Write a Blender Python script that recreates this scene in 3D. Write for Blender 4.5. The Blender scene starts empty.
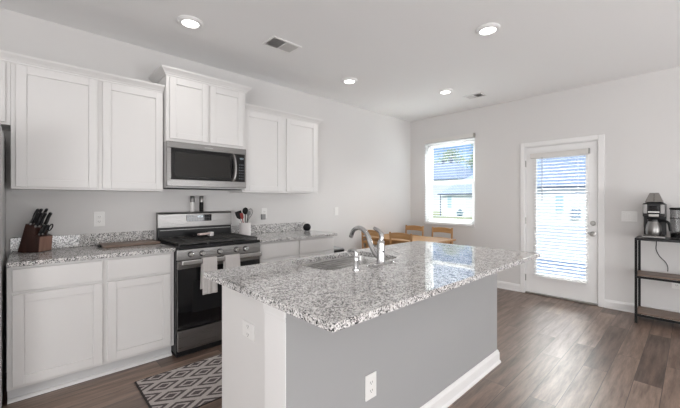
import bpy, bmesh, math, random
from mathutils import Vector, Matrix
random.seed(7)
SC = bpy.context.scene
COL = SC.collection
R = math.radians

# ------------------------------------------------------------------ camera
cam_d = bpy.data.cameras.new('camera')
cam = bpy.data.objects.new('camera', cam_d); COL.objects.link(cam)
cam.location = (0, 0, 1.3024)
cam.rotation_euler = (R(90), 0, 0.8157)
cam_d.sensor_width = 36.0
cam_d.lens = 333.19 / 680 * 36.0
cam_d.shift_y = -3.4 / 680
cam_d.clip_start = 0.05; cam_d.clip_end = 400
SC.camera = cam

# ------------------------------------------------------------------ exposure
SC.view_settings.view_transform = 'Standard'
SC.view_settings.look = 'None'
SC.view_settings.gamma = 1.0
SC.view_settings.use_curve_mapping = False
SC.view_settings.exposure = 0.44

# ------------------------------------------------------------------ sky
W = bpy.data.worlds.new('sky'); SC.world = W; W.use_nodes = True
nt = W.node_tree; nt.nodes.clear()
tc = nt.nodes.new('ShaderNodeTexCoord')
sep = nt.nodes.new('ShaderNodeSeparateXYZ'); nt.links.new(tc.outputs['Generated'], sep.inputs[0])
rmp = nt.nodes.new('ShaderNodeValToRGB'); nt.links.new(sep.outputs['Z'], rmp.inputs[0])
e = rmp.color_ramp.elements
e[0].position = 0.0; e[0].color = (.50, .68, .95, 1)
e[1].position = .45; e[1].color = (.16, .36, .85, 1)
k = e.new(.16); k.color = (.33, .55, .93, 1)
cn = nt.nodes.new('ShaderNodeTexNoise'); cn.inputs['Scale'].default_value = 5; cn.inputs['Detail'].default_value = 6
mp = nt.nodes.new('ShaderNodeMapping'); mp.inputs['Scale'].default_value = (1, 1, 3.5)
nt.links.new(tc.outputs['Generated'], mp.inputs[0]); nt.links.new(mp.outputs[0], cn.inputs['Vector'])
cr = nt.nodes.new('ShaderNodeValToRGB'); nt.links.new(cn.outputs['Fac'], cr.inputs[0])
cr.color_ramp.elements[0].position = .60; cr.color_ramp.elements[0].color = (0, 0, 0, 1)
cr.color_ramp.elements[1].position = .85; cr.color_ramp.elements[1].color = (1, 1, 1, 1)
mx = nt.nodes.new('ShaderNodeMixRGB'); nt.links.new(cr.outputs[0], mx.inputs[0])
nt.links.new(rmp.outputs[0], mx.inputs[1]); mx.inputs[2].default_value = (1, 1, 1, 1)
bg = nt.nodes.new('ShaderNodeBackground'); nt.links.new(mx.outputs[0], bg.inputs[0]); bg.inputs[1].default_value = .85
out = nt.nodes.new('ShaderNodeOutputWorld'); nt.links.new(bg.outputs[0], out.inputs[0])

# ------------------------------------------------------------------ sun, daylight and added fill
def light(name, kind, loc, rot, energy, color=(1, 1, 1), **kw):
    d = bpy.data.lights.new(name, kind); d.energy = energy; d.color = color
    for a, b in kw.items(): setattr(d, a, b)
    o = bpy.data.objects.new(name, d); COL.objects.link(o); o.location = loc; o.rotation_euler = rot
    return o
light('sun', 'SUN', (0, 0, 20), (R(55), 0, R(30)), 3.2, (1, .97, .92), angle=R(1))
# added fill lamps, out of view behind and beside the camera
light('added_fill_rear', 'AREA', (1.75, -3.10, 1.37), (R(104), 0, 0), 150, (.97, .98, 1), shape='RECTANGLE', size=3.1, size_y=2.4)
light('added_fill_rear', 'AREA', (-2.2, -3.10, 1.37), (R(104), 0, 0), 12, (.97, .98, 1), shape='RECTANGLE', size=1.8, size_y=2.4)
light('added_fill_side', 'AREA', (3.32, 0.0, 1.37), (R(100), 0, R(90)), 38, (.97, .98, 1), shape='RECTANGLE', size=1.9, size_y=2.4)
light('added_fill_side', 'AREA', (3.32, 2.90, 1.37), (R(115), 0, R(90)), 92, (.97, .98, 1), shape='RECTANGLE', size=1.9, size_y=2.4)
# daylight entering by the dining window and the glazed door (just outside the panes)
light('daylight_window', 'AREA', (-2.81, 6.5, 3.0), (R(-50), 0, 0), 125, (.95, .98, 1), shape='RECTANGLE', size=.85, size_y=1.3, spread=R(100))
light('daylight_door', 'AREA', (-1.22, 8.2, 3.0), (R(-60), 0, 0), 62, (1, .955, .90), shape='RECTANGLE', size=2.4, size_y=1.8, spread=R(70))
DOWNLIGHT_POWER = 1.0

# ------------------------------------------------------------------ materials
def pmat(name, col, rough=.5, metal=0.0, spec=.5, **kw):
    m = bpy.data.materials.new(name); m.use_nodes = True
    b = m.node_tree.nodes['Principled BSDF']
    b.inputs['Base Color'].default_value = (*col, 1)
    b.inputs['Roughness'].default_value = rough
    b.inputs['Metallic'].default_value = metal
    b.inputs['Specular IOR Level'].default_value = spec
    for k_, v in kw.items(): b.inputs[k_.replace('_', ' ')].default_value = v
    return m
def nd(m, t): return m.node_tree.nodes.new('ShaderNode' + t)
def lk(m, a, b): m.node_tree.links.new(a, b)
def bsdf(m): return m.node_tree.nodes['Principled BSDF']
def ramp(m, fac, stops, interp='LINEAR'):
    r = nd(m, 'ValToRGB'); lk(m, fac, r.inputs[0]); r.color_ramp.interpolation = interp
    el = r.color_ramp.elements
    while len(el) < len(stops): el.new(.5)
    for q, (p, c) in zip(el, stops): q.position = p; q.color = (*c, 1)
    return r.outputs[0]
def coords(m, scale=(1, 1, 1), rot=(0, 0, 0), loc=(0, 0, 0)):
    t = nd(m, 'TexCoord'); p = nd(m, 'Mapping')
    p.inputs['Scale'].default_value = scale; p.inputs['Rotation'].default_value = rot; p.inputs['Location'].default_value = loc
    lk(m, t.outputs['Object'], p.inputs[0]); return p.outputs[0]
def noise(m, vec, scale, detail=4, rough=.5):
    n = nd(m, 'TexNoise'); n.inputs['Scale'].default_value = scale; n.inputs['Detail'].default_value = detail
    n.inputs['Roughness'].default_value = rough; lk(m, vec, n.inputs['Vector']); return n.outputs['Fac']
def bump(m, h, strength=.1, dist=.002):
    b = nd(m, 'Bump'); b.inputs['Strength'].default_value = strength; b.inputs['Distance'].default_value = dist
    lk(m, h, b.inputs['Height']); lk(m, b.outputs[0], bsdf(m).inputs['Normal'])
def math_(m, op, a, b=None):
    n = nd(m, 'Math'); n.operation = op
    for i, v in enumerate((a, b)):
        if v is None: continue
        if isinstance(v, (int, float)): n.inputs[i].default_value = v
        else: lk(m, v, n.inputs[i])
    return n.outputs[0]
def mix(m, fac, a, b):
    n = nd(m, 'MixRGB')
    for i, v in enumerate((fac, a, b)):
        if isinstance(v, tuple): n.inputs[i].default_value = (*v, 1)
        elif isinstance(v, (int, float)): n.inputs[i].default_value = v
        else: lk(m, v, n.inputs[i])
    return n.outputs[0]

def plaster(name, col, s=260):
    m = pmat(name, col, .85, spec=.25); bump(m, noise(m, coords(m), s, 3), .08, .001); return m
M = {}
M['wall'] = plaster('greige_wall_paint', (.715, .700, .687))
M['ceiling'] = plaster('white_ceiling_paint', (.90, .895, .89), 160)
M['halfwall'] = plaster('cool_grey_wall_paint', (.37, .37, .37))
M['trim'] = pmat('white_trim_paint', (.85, .84, .83), .35)
M['cabinet'] = pmat('white_cabinet_paint', (.775, .762, .748), .38)
M['island'] = pmat('light_grey_island_paint', (.68, .68, .68), .5)
M['plate'] = pmat('white_plastic', (.84, .83, .81), .3)
M['slot'] = pmat('socket_slot_black', (.03, .03, .03), .5)
M['black'] = pmat('black_enamel', (.010, .010, .011), .3, spec=.35)
M['blackmatte'] = pmat('black_matte', (.012, .012, .012), .6, spec=.25)
M['iron'] = pmat('cast_iron_grate', (.045, .044, .042), .5, spec=.4)
M['blackglass'] = pmat('black_oven_glass', (.006, .006, .007), .04, spec=.6)
M['chrome'] = pmat('chrome', (.58, .58, .58), .10, 1)
M['nickel'] = pmat('satin_nickel', (.45, .44, .42), .3, 1)
M['rubber'] = pmat('black_rubber', (.02, .02, .02), .7)
def steel(name, col, rough, axis):
    m = pmat(name, col, rough, 1.0)
    sc = [4, 4, 4]; sc[axis] = 4
    for i in range(3):
        if i != axis: sc[i] = 500
    n = noise(m, coords(m, tuple(sc)), 1, 3)
    lk(m, ramp(m, n, [(.3, tuple(c * .9 for c in col)), (.7, tuple(min(1, c * 1.07) for c in col))]), bsdf(m).inputs['Base Color'])
    lk(m, ramp(m, n, [(.3, (rough * .8,) * 3), (.7, (rough * 1.2,) * 3)]), bsdf(m).inputs['Roughness'])
    return m
M['steel'] = steel('brushed_stainless', (.27, .263, .256), .32, 1)
M['handlesteel'] = pmat('polished_handle_steel', (.66, .65, .64), .25, 1)
M['sinksteel'] = steel('satin_sink_steel', (.58, .575, .565), .26, 1)
M['fridge'] = pmat('grey_appliance_side', (.50, .495, .49), .4)

def granite():
    m = pmat('speckled_granite', (.5, .5, .5), .02, spec=.8)
    v0 = coords(m)
    nz = nd(m, 'TexNoise'); nz.inputs['Scale'].default_value = 90; lk(m, v0, nz.inputs['Vector'])
    add = nd(m, 'VectorMath'); add.operation = 'MULTIPLY_ADD'
    lk(m, nz.outputs['Color'], add.inputs[0]); add.inputs[1].default_value = (.008,) * 3; lk(m, v0, add.inputs[2])
    def cells(scale):
        v = nd(m, 'TexVoronoi'); v.inputs['Scale'].default_value = scale; lk(m, add.outputs[0], v.inputs['Vector'])
        s_ = nd(m, 'SeparateColor'); lk(m, v.outputs['Color'], s_.inputs[0]); return s_.outputs
    a = cells(185); b = cells(290)
    base = ramp(m, a[0], [(0, (.06, .06, .06)), (.12, (.30, .295, .29)), (.24, (.56, .54, .525)), (.44, (.78, .765, .75)), (.72, (.90, .89, .88))], 'CONSTANT')
    dark = ramp(m, b[1], [(0, (0, 0, 0)), (.68, (0, 0, 0)), (.69, (1, 1, 1))], 'CONSTANT')
    cl = noise(m, v0, 26, 3)
    clr = ramp(m, cl, [(.40, (0, 0, 0)), (.62, (1, 1, 1))])
    dk = mix(m, 1.0, dark, clr); dk.node.blend_type = 'MULTIPLY'
    c1 = mix(m, dk, base, (.035, .036, .04))
    soft = ramp(m, noise(m, v0, 55, 4), [(.3, (.88, .87, .86)), (.7, (1, 1, 1))])
    c2 = mix(m, 1.0, c1, soft); c2.node.blend_type = 'MULTIPLY'
    lk(m, c2, bsdf(m).inputs['Base Color'])
    return m
M['granite'] = granite()

def plank_floor():
    m = pmat('brown_vinyl_planks', (.2, .14, .1), .36, spec=.75)
    t = nd(m, 'TexCoord'); s_ = nd(m, 'SeparateXYZ'); c_ = nd(m, 'CombineXYZ')
    lk(m, t.outputs['Object'], s_.inputs[0]); lk(m, s_.outputs['Y'], c_.inputs['X']); lk(m, s_.outputs['X'], c_.inputs['Y'])
    br = nd(m, 'TexBrick'); lk(m, c_.outputs[0], br.inputs['Vector'])
    br.inputs['Scale'].default_value = 1; br.inputs['Brick Width'].default_value = 1.22; br.inputs['Row Height'].default_value = .15
    br.inputs['Mortar Size'].default_value = .0018; br.inputs['Mortar Smooth'].default_value = .3; br.offset = .37; br.offset_frequency = 2
    br.inputs['Color1'].default_value = (.12, .12, .12, 1); br.inputs['Color2'].default_value = (.88, .88, .88, 1); br.inputs['Mortar'].default_value = (.5, .5, .5, 1)
    mp_ = nd(m, 'Mapping'); mp_.inputs['Scale'].default_value = (1.6, 16, 1); lk(m, c_.outputs[0], mp_.inputs[0])
    ofs = nd(m, 'VectorMath'); ofs.operation = 'MULTIPLY_ADD'; lk(m, br.outputs['Color'], ofs.inputs[0]); ofs.inputs[1].default_value = (7, 3, 0); lk(m, mp_.outputs[0], ofs.inputs[2])
    g = noise(m, ofs.outputs[0], 1.3, 8, .62)
    g2 = noise(m, ofs.outputs[0], 7, 5, .6)
    tone = ramp(m, br.outputs['Color'], [(0, (.105, .070, .054)), (.5, (.205, .138, .106)), (1, (.320, .225, .175))])
    grain = ramp(m, g, [(.26, (.36, .34, .33)), (.5, (.95, .95, .95)), (.74, (1.5, 1.46, 1.40))])
    c = mix(m, 1.0, tone, grain); c.node.blend_type = 'MULTIPLY'
    fine = ramp(m, g2, [(.3, (.82, .82, .82)), (.7, (1.1, 1.1, 1.1))])
    c = mix(m, 1.0, c, fine); c.node.blend_type = 'MULTIPLY'
    c = mix(m, br.outputs['Fac'], c, (.045, .035, .03))
    lk(m, c, bsdf(m).inputs['Base Color'])
    lk(m, ramp(m, g, [(.3, (.42,) * 3), (.7, (.33,) * 3)]), bsdf(m).inputs['Roughness'])
    bump(m, math_(m, 'SUBTRACT', g2, br.outputs['Fac']), .12, .001)
    return m
M['floor'] = plank_floor()

def wood(name, dark, light_, axis, scale=14, rough=.45):
    m = pmat(name, light_, rough)
    sc = [scale] * 3; sc[axis] = scale * .09
    n = noise(m, coords(m, tuple(sc)), 1.6, 6, .6)
    lk(m, ramp(m, n, [(.3, dark), (.7, light_)]), bsdf(m).inputs['Base Color']); bump(m, n, .08, .001)
    return m
M['pine'] = wood('golden_pine', (.40, .205, .075), (.56, .32, .135), 0)
M['pineleg'] = wood('golden_pine_upright', (.38, .195, .07), (.54, .30, .125), 2)
M['walnut'] = wood('dark_walnut', (.035, .014, .011), (.075, .031, .022), 2, 30, .35)
M['walnutlight'] = wood('reddish_walnut', (.20, .105, .075), (.30, .17, .125), 2, 30, .35)
M['board'] = wood('brown_board_wood', (.15, .10, .075), (.23, .165, .125), 1, 20)
M['shelf'] = wood('rustic_shelf_wood', (.15, .098, .072), (.24, .165, .122), 0, 16)

def rug_mat():
    m = pmat('diamond_woven_rug', (.3, .27, .26), .95, spec=.1)
    t = nd(m, 'TexCoord'); s_ = nd(m, 'SeparateXYZ'); lk(m, t.outputs['Object'], s_.inputs[0])
    def tri(o, ph, per):
        a = math_(m, 'DIVIDE', math_(m, 'SUBTRACT', o, ph), per)
        f_ = math_(m, 'FRACT', math_(m, 'ADD', a, .5)); return math_(m, 'ABSOLUTE', math_(m, 'SUBTRACT', f_, .5))
    d = math_(m, 'ADD', tri(s_.outputs['X'], -2.544, .163), tri(s_.outputs['Y'], .699, .277))
    d = math_(m, 'MINIMUM', d, math_(m, 'SUBTRACT', 1.0, d))
    wob = noise(m, coords(m), 90, 2); d = math_(m, 'ADD', d, math_(m, 'MULTIPLY', math_(m, 'SUBTRACT', wob, .5), .05))
    dk, lt = (.120, .102, .100), (.48, .43, .405)
    c = ramp(m, d, [(0, dk), (.15, lt), (.25, dk), (.385, lt)], 'CONSTANT')
    weave = ramp(m, noise(m, coords(m, (1, 1, 1)), 420, 2), [(.3, (.75,) * 3), (.7, (1.1,) * 3)])
    c = mix(m, 1.0, c, weave); c.node.blend_type = 'MULTIPLY'
    lk(m, c, bsdf(m).inputs['Base Color']); bump(m, noise(m, coords(m), 420, 2), .5, .003)
    return m
M['rug'] = rug_mat()
M['rugedge'] = pmat('rug_binding', (.055, .048, .048), .95, spec=.1)
def cloth(name, col):
    m = pmat(name, col, .95, spec=.1); n = noise(m, coords(m), 700, 2)
    lk(m, ramp(m, n, [(.3, tuple(c * .82 for c in col)), (.7, col)]), bsdf(m).inputs['Base Color']); bump(m, n, .4, .002); return m
M['towel'] = cloth('pale_towel_cotton', (.66, .63, .61))
M['speakercloth'] = cloth('charcoal_speaker_fabric', (.022, .022, .024))

def glass(name, tint=(1, 1, 1), rough=.0, fac=None):
    m = bpy.data.materials.new(name); m.use_nodes = True; m.node_tree.nodes.clear()
    tr = nd(m, 'BsdfTransparent'); tr.inputs[0].default_value = (*tint, 1)
    gl = nd(m, 'BsdfGlossy'); gl.inputs['Roughness'].default_value = rough
    fr = nd(m, 'LayerWeight'); fr.inputs[0].default_value = .25
    pw = math_(m, 'ADD', math_(m, 'MULTIPLY', math_(m, 'POWER', fr.outputs['Facing'], 4.0), .85), .04)
    mxs = nd(m, 'MixShader'); lk(m, pw, mxs.inputs[0]); lk(m, tr.outputs[0], mxs.inputs[1]); lk(m, gl.outputs[0], mxs.inputs[2])
    o = nd(m, 'OutputMaterial'); lk(m, mxs.outputs[0], o.inputs[0]); return m
M['pane'] = glass('window_glass', (.96, .98, .98))
M['clear'] = glass('clear_glass', (.82, .82, .82), .03)
M['smoke'] = glass('smoked_plastic', (.50, .48, .45), .05)
def slat_mat():
    m = pmat('white_blind_slat', (.88, .88, .87), .45)
    b = bsdf(m); o = m.node_tree.nodes['Material Output']
    t = nd(m, 'BsdfTranslucent'); t.inputs[0].default_value = (.92, .92, .90, 1)
    x = nd(m, 'MixShader'); x.inputs[0].default_value = .35
    lk(m, b.outputs[0], x.inputs[1]); lk(m, t.outputs[0], x.inputs[2]); lk(m, x.outputs[0], o.inputs[0]); return m
M['slat'] = slat_mat()
M['headrail'] = pmat('cream_headrail', (.72, .70, .67), .5)
def emit(name, col, s_):
    m = bpy.data.materials.new(name); m.use_nodes = True; m.node_tree.nodes.clear()
    em = nd(m, 'Emission'); em.inputs[0].default_value = (*col, 1); em.inputs[1].default_value = s_
    o = nd(m, 'OutputMaterial'); lk(m, em.outputs[0], o.inputs[0]); return m
M['lens'] = emit('lit_downlight_lens', (1, .985, .96), 6)
M['keys'] = pmat('dim_key_print', (.09, .10, .115), .5)
M['digits'] = emit('lit_clock_digits', (.75, .9, 1), .7)
M['ceramic'] = pmat('white_ceramic', (.80, .76, .75), .3)
M['pinkceramic'] = pmat('pale_pink_ceramic', (.72, .58, .55), .3)
M['red'] = pmat('red_silicone', (.30, .035, .03), .4)
M['whiteplastic'] = pmat('white_salt_fill', (.82, .80, .78), .4)
M['greyplastic'] = pmat('grey_plastic', (.30, .30, .30), .45)
M['louver'] = pmat('grey_louvre_paint', (.60, .59, .575), .5)
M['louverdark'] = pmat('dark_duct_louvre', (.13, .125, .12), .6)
# outdoors
def siding(name, col, step=.19):
    m = pmat(name, col, .6)
    t = nd(m, 'TexCoord'); s_ = nd(m, 'SeparateXYZ'); lk(m, t.outputs['Object'], s_.inputs[0])
    f_ = math_(m, 'FRACT', math_(m, 'DIVIDE', s_.outputs['Z'], step))
    bump(m, f_, .6, .03)
    lk(m, ramp(m, f_, [(0, tuple(c * .8 for c in col)), (.08, col)]), bsdf(m).inputs['Base Color']); return m
M['siding'] = siding('white_lap_siding', (.78, .78, .78))
def shingle(name, a, b):
    m = pmat(name, a, .9, spec=.15)
    br = nd(m, 'TexBrick'); lk(m, coords(m), br.inputs['Vector']); br.inputs['Scale'].default_value = 1
    br.inputs['Brick Width'].default_value = .35; br.inputs['Row Height'].default_value = .16; br.inputs['Mortar Size'].default_value = .012
    br.inputs['Color1'].default_value = (*a, 1); br.inputs['Color2'].default_value = (*b, 1); br.inputs['Mortar'].default_value = (*[c * .6 for c in a], 1)
    lk(m, br.outputs['Color'], bsdf(m).inputs['Base Color']); return m
M['shingle'] = shingle('blue_grey_shingles', (.34, .41, .51), (.41, .48, .58))
M['shinglelight'] = shingle('pale_grey_shingles', (.56, .62, .68), (.64, .69, .74))
M['gutter'] = pmat('slate_gutter', (.12, .15, .20), .5)
M['housewin'] = pmat('pale_teal_window', (.42, .58, .62), .15)
M['utility'] = pmat('blue_grey_metal_box', (.25, .33, .42), .5)
def grassm():
    m = pmat('lawn_grass', (.3, .36, .14), .95, spec=.1); n = noise(m, coords(m), 2.5, 8, .7)
    lk(m, ramp(m, n, [(.3, (.36, .38, .17)), (.7, (.55, .54, .30))]), bsdf(m).inputs['Base Color']); return m
M['lawn'] = grassm()
M['concrete'] = plaster('pale_patio_concrete', (.80, .78, .74), 40)
def leafm(name, a, b):
    m = pmat(name, a, .8, spec=.2); n = noise(m, coords(m), .9, 3)
    lk(m, ramp(m, n, [(.35, a), (.65, b)]), bsdf(m).inputs['Base Color']); return m
M['leaf'] = leafm('pale_green_leaves', (.24, .35, .21), (.38, .48, .31))
M['conifer'] = leafm('dark_conifer_needles', (.05, .13, .08), (.09, .19, .12))
M['bark'] = pmat('grey_bark', (.20, .16, .13), .9)
M['shrub'] = leafm('blue_green_foliage', (.12, .22, .27), (.20, .32, .38))

# ------------------------------------------------------------------ mesh helpers
class MB:
    def __init__(self): self.bm = bmesh.new()
    def box(self, x0, x1, y0, y1, z0, z1, rot=None, piv=None):
        v = [self.bm.verts.new((x, y, z)) for x in (x0, x1) for y in (y0, y1) for z in (z0, z1)]
        for f in ((0, 1, 3, 2), (4, 6, 7, 5), (0, 4, 5, 1), (2, 3, 7, 6), (0, 2, 6, 4), (1, 5, 7, 3)):
            self.bm.faces.new([v[i] for i in f])
        if rot is not None:
            p = Vector(piv if piv else ((x0 + x1) / 2, (y0 + y1) / 2, (z0 + z1) / 2))
            bmesh.ops.rotate(self.bm, verts=v, cent=p, matrix=rot)
        return self
    def prism(self, pts, d):
        """closed polygon pts (3d) extruded by vector d"""
        a = [self.bm.verts.new(p) for p in pts]; b = [self.bm.verts.new(Vector(p) + Vector(d)) for p in pts]
        n = len(pts); self.bm.faces.new(a[::-1]); self.bm.faces.new(b)
        for i in range(n): self.bm.faces.new((a[i], a[(i + 1) % n], b[(i + 1) % n], b[i]))
        return self
    def tube(self, path, r, seg=12, caps=True):
        P = [Vector(p) for p in path]; n = len(P)
        rr = r if isinstance(r, (list, tuple)) else [r] * n
        t0 = (P[1] - P[0]).normalized()
        up = Vector((0, 0, 1)) if abs(t0.z) < .9 else Vector((1, 0, 0))
        u = t0.cross(up).normalized(); rings = []
        for i in range(n):
            t = (P[min(i + 1, n - 1)] - P[max(i - 1, 0)]).normalized()
            u = (u - t * u.dot(t)).normalized(); w = t.cross(u)
            q = rr[i]; ru, rw = q if isinstance(q, tuple) else (q, q)
            rings.append([self.bm.verts.new(P[i] + u * ru * math.cos(2 * math.pi * k / seg) + w * rw * math.sin(2 * math.pi * k / seg)) for k in range(seg)])
        for i in range(n - 1):
            for k in range(seg): self.bm.faces.new((rings[i][k], rings[i][(k + 1) % seg], rings[i + 1][(k + 1) % seg], rings[i + 1][k]))
        if caps: self.bm.faces.new(rings[0][::-1]); self.bm.faces.new(rings[-1])
        return self
    def cyl(self, a, b, r, seg=20): return self.tube([a, b], r, seg)
    def lathe(self, prof, c=(0, 0, 0), axis='Z', seg=28, sx=1, sy=1):
        """prof: list of (radius, height)"""
        rings = []
        for r_, h in prof:
            if r_ < 1e-6: rings.append([self.bm.verts.new(self._ax(0, 0, h, c, axis))]); continue
            rings.append([self.bm.verts.new(self._ax(r_ * sx * math.cos(2 * math.pi * k / seg), r_ * sy * math.sin(2 * math.pi * k / seg), h, c, axis)) for k in range(seg)])
        for a, b in zip(rings, rings[1:]):
            for k in range(seg):
                q = [a[k % len(a)], a[(k + 1) % len(a)], b[(k + 1) % len(b)], b[k % len(b)]]
                u = []
                for v in q:
                    if v not in u: u.append(v)
                if len(u) > 2: self.bm.faces.new(u)
        for g in (rings[0], rings[-1]):
            if len(g) > 2 and g is not rings[0] or (g is rings[0] and len(g) > 2): self.bm.faces.new(g)
        return self
    @staticmethod
    def _ax(a, b, h, c, axis):
        if axis == 'Z': return (c[0] + a, c[1] + b, c[2] + h)
        if axis == 'X': return (c[0] + h, c[1] + a, c[2] + b)
        return (c[0] + a, c[1] + h, c[2] + b)
    def grid(self, fn, nu, nv):
        g = [[self.bm.verts.new(fn(i / nu, j / nv)) for j in range(nv + 1)] for i in range(nu + 1)]
        for i in range(nu):
            for j in range(nv): self.bm.faces.new((g[i][j], g[i + 1][j], g[i + 1][j + 1], g[i][j + 1]))
        return self
    def build(self, name, mat, parent=None, bevel=0.0, smooth=False, seg=2, solid=0.0):
        bmesh.ops.recalc_face_normals(self.bm, faces=self.bm.faces)
        me = bpy.data.meshes.new(name); self.bm.to_mesh(me); self.bm.free()
        me.materials.append(M[mat] if isinstance(mat, str) else mat)
        o = bpy.data.objects.new(name, me); COL.objects.link(o)
        if smooth:
            for p in me.polygons: p.use_smooth = True
        if solid:
            md = o.modifiers.new('solid', 'SOLIDIFY'); md.thickness = solid; md.offset = 0
        if bevel:
            md = o.modifiers.new('bevel', 'BEVEL'); md.width = bevel; md.segments = seg; md.limit_method = 'ANGLE'; md.angle_limit = R(40)
            md.harden_normals = False
        if smooth or bevel:
            try:
                me.set_sharp_from_angle(angle=R(38)) if smooth else None
            except Exception: pass
        if parent is not None:
            o.parent = parent
            top = parent
            loc = Vector((0, 0, 0))
            while top is not None: loc += top.location if top.type == 'EMPTY' else Vector((0, 0, 0)); top = top.parent
            if parent.type == 'EMPTY' and not parent.get('_local'):
                o.matrix_parent_inverse = Matrix.Translation(-parent.location)
        return o
def tag(o, label, cat, group=None):
    o['label'] = label; o['category'] = cat
    if group: o['group'] = group
    return o
def thing(name, label, cat, loc=(0, 0, 0), group=None, local=False, rz=0):
    o = bpy.data.objects.new(name, None); COL.objects.link(o); o.location = loc; o.empty_display_size = .1
    if local: o['_local'] = 1; o.rotation_euler = (0, 0, rz)
    return tag(o, label, cat, group)
def struct(o): o['kind'] = 'structure'; return o
def sgroup(name, loc=(0, 0, 0)):
    o = bpy.data.objects.new(name, None); COL.objects.link(o); o.location = loc; o['kind'] = 'structure'; return o
def dup(root, loc, rz=0, label=None, group=None):
    r_ = root.copy(); COL.objects.link(r_); r_.location = loc; r_.rotation_euler = (0, 0, rz)
    if label: r_['label'] = label
    if group: r_['group'] = group
    for ch in list(root.children):
        c_ = ch.copy(); COL.objects.link(c_); c_.parent = r_
        for g in list(ch.children):
            d = g.copy(); COL.objects.link(d); d.parent = c_
    return r_

# ------------------------------------------------------------------ room shell
XL, YB, ZC = -3.57, 5.14, 2.75
XR, YF = 3.4, -3.2
struct(MB().box(XL - .15, XR + .15, YF - .15, YB + .15, -.12, 0).build('floor', 'floor'))
struct(MB().box(XL - .15, XR + .15, YF - .15, YB + .15, ZC, ZC + .15).build('ceiling', 'ceiling'))
struct(MB().box(XL - .15, XL, YF - .15, YB + .15, 0, ZC).build('wall_left', 'wall'))
struct(MB().box(XR, XR + .15, YF - .15, YB + .15, 0, ZC).build('wall_right', 'wall'))
struct(MB().box(XL, XR, YF - .15, YF, 0, ZC).build('wall_front', 'wall'))
WX0, WX1, WZ0, WZ1 = -3.256, -2.370, .907, 2.293
DX0, DX1, DZ1 = -1.640, -.810, 2.055
wb = MB()
for a in ((XL, WX0, 0, ZC), (WX0, WX1, 0, WZ0), (WX0, WX1, WZ1, ZC), (WX1, DX0, 0, ZC), (DX0, DX1, DZ1, ZC), (DX1, XR, 0, ZC)):
    wb.box(a[0], a[1], YB, YB + .15, a[2], a[3])
bmesh.ops.remove_doubles(wb.bm, verts=wb.bm.verts, dist=1e-5)
struct(wb.build('wall_back', 'wall'))
def base_run(name, a, b, nrm):
    """baseboard with moulded top along a-b (xy), nrm = direction into the room"""
    n = Vector((*nrm, 0)); A = Vector((*a, 0)); d = Vector((*b, 0)) - A
    prof = [(0, 0), (.020, 0), (.020, .012), (.015, .020), (.013, .022), (.013, .080), (.009, .090), (.009, .098), (.004, .105), (0, .105)]
    pts = [A + n * p + Vector((0, 0, z)) for p, z in prof]
    return struct(MB().prism(pts, d).build(name, 'trim'))
base_run('baseboard_back', (XL, YB), (-1.697, YB), (0, -1))
base_run('baseboard_back', (-.748, YB), (XR, YB), (0, -1))
base_run('baseboard_left', (XL, 2.71), (XL, YB), (1, 0))
base_run('baseboard_right', (XR, YF), (XR, YB), (-1, 0))
base_run('baseboard_front', (XL, YF), (XR, YF), (0, 1))

# dining window: vinyl double-hung unit set back in the wall
w1 = sgroup('window_1', (-2.81, YB + .08, WZ0))
def ring(mb, x0, x1, z0, z1, y0, y1, t):
    mb.box(x0, x0 + t, y0, y1, z0, z1).box(x1 - t, x1, y0, y1, z0, z1)
    mb.box(x0 + t, x1 - t, y0, y1, z0, z0 + t).box(x0 + t, x1 - t, y0, y1, z1 - t, z1)
    return mb
ring(MB(), WX0, WX1, WZ0, WZ1, YB + .07, YB + .15, .035).build('window_frame', 'trim', w1, .003)
ring(MB(), WX0 + .035, WX1 - .035, 1.577, WZ1 - .035, YB + .11, YB + .14, .035).build('upper_sash', 'trim', w1, .003)
ring(MB(), WX0 + .035, WX1 - .035, WZ0 + .035, 1.640, YB + .08, YB + .11, .042).build('lower_sash', 'trim', w1, .003)
MB().box(WX0 + .07, WX1 - .07, YB + .123, YB + .127, 1.612, WZ1 - .07).build('pane', 'pane', w1)
MB().box(WX0 + .077, WX1 - .077, YB + .093, YB + .097, WZ0 + .077, 1.598).build('pane', 'pane', w1)
struct(MB().box(WX0 - .0, WX1 + .0, YB - .014, YB + .07, WZ0 - .018, WZ0).build('trim_1', 'trim', None, .004))
# unseen panels added as window stand-ins behind the fill lamps
for nm, bx in (('added_window_2', (.15, 3.35, YF, YF + .03, .12, 2.62)), ('added_window_3', (-3.15, -1.25, YF, YF + .03, .12, 2.62)),
               ('added_window_4', (XR - .03, XR, -1.0, 1.0, .12, 2.62)), ('added_window_5', (XR - .03, XR, 1.90, 3.90, .12, 2.62))):
    g = sgroup(nm, ((bx[0] + bx[1]) / 2, (bx[2] + bx[3]) / 2, .12))
    MB().box(*bx).build('window_frame', 'trim', g, .004)

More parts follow.
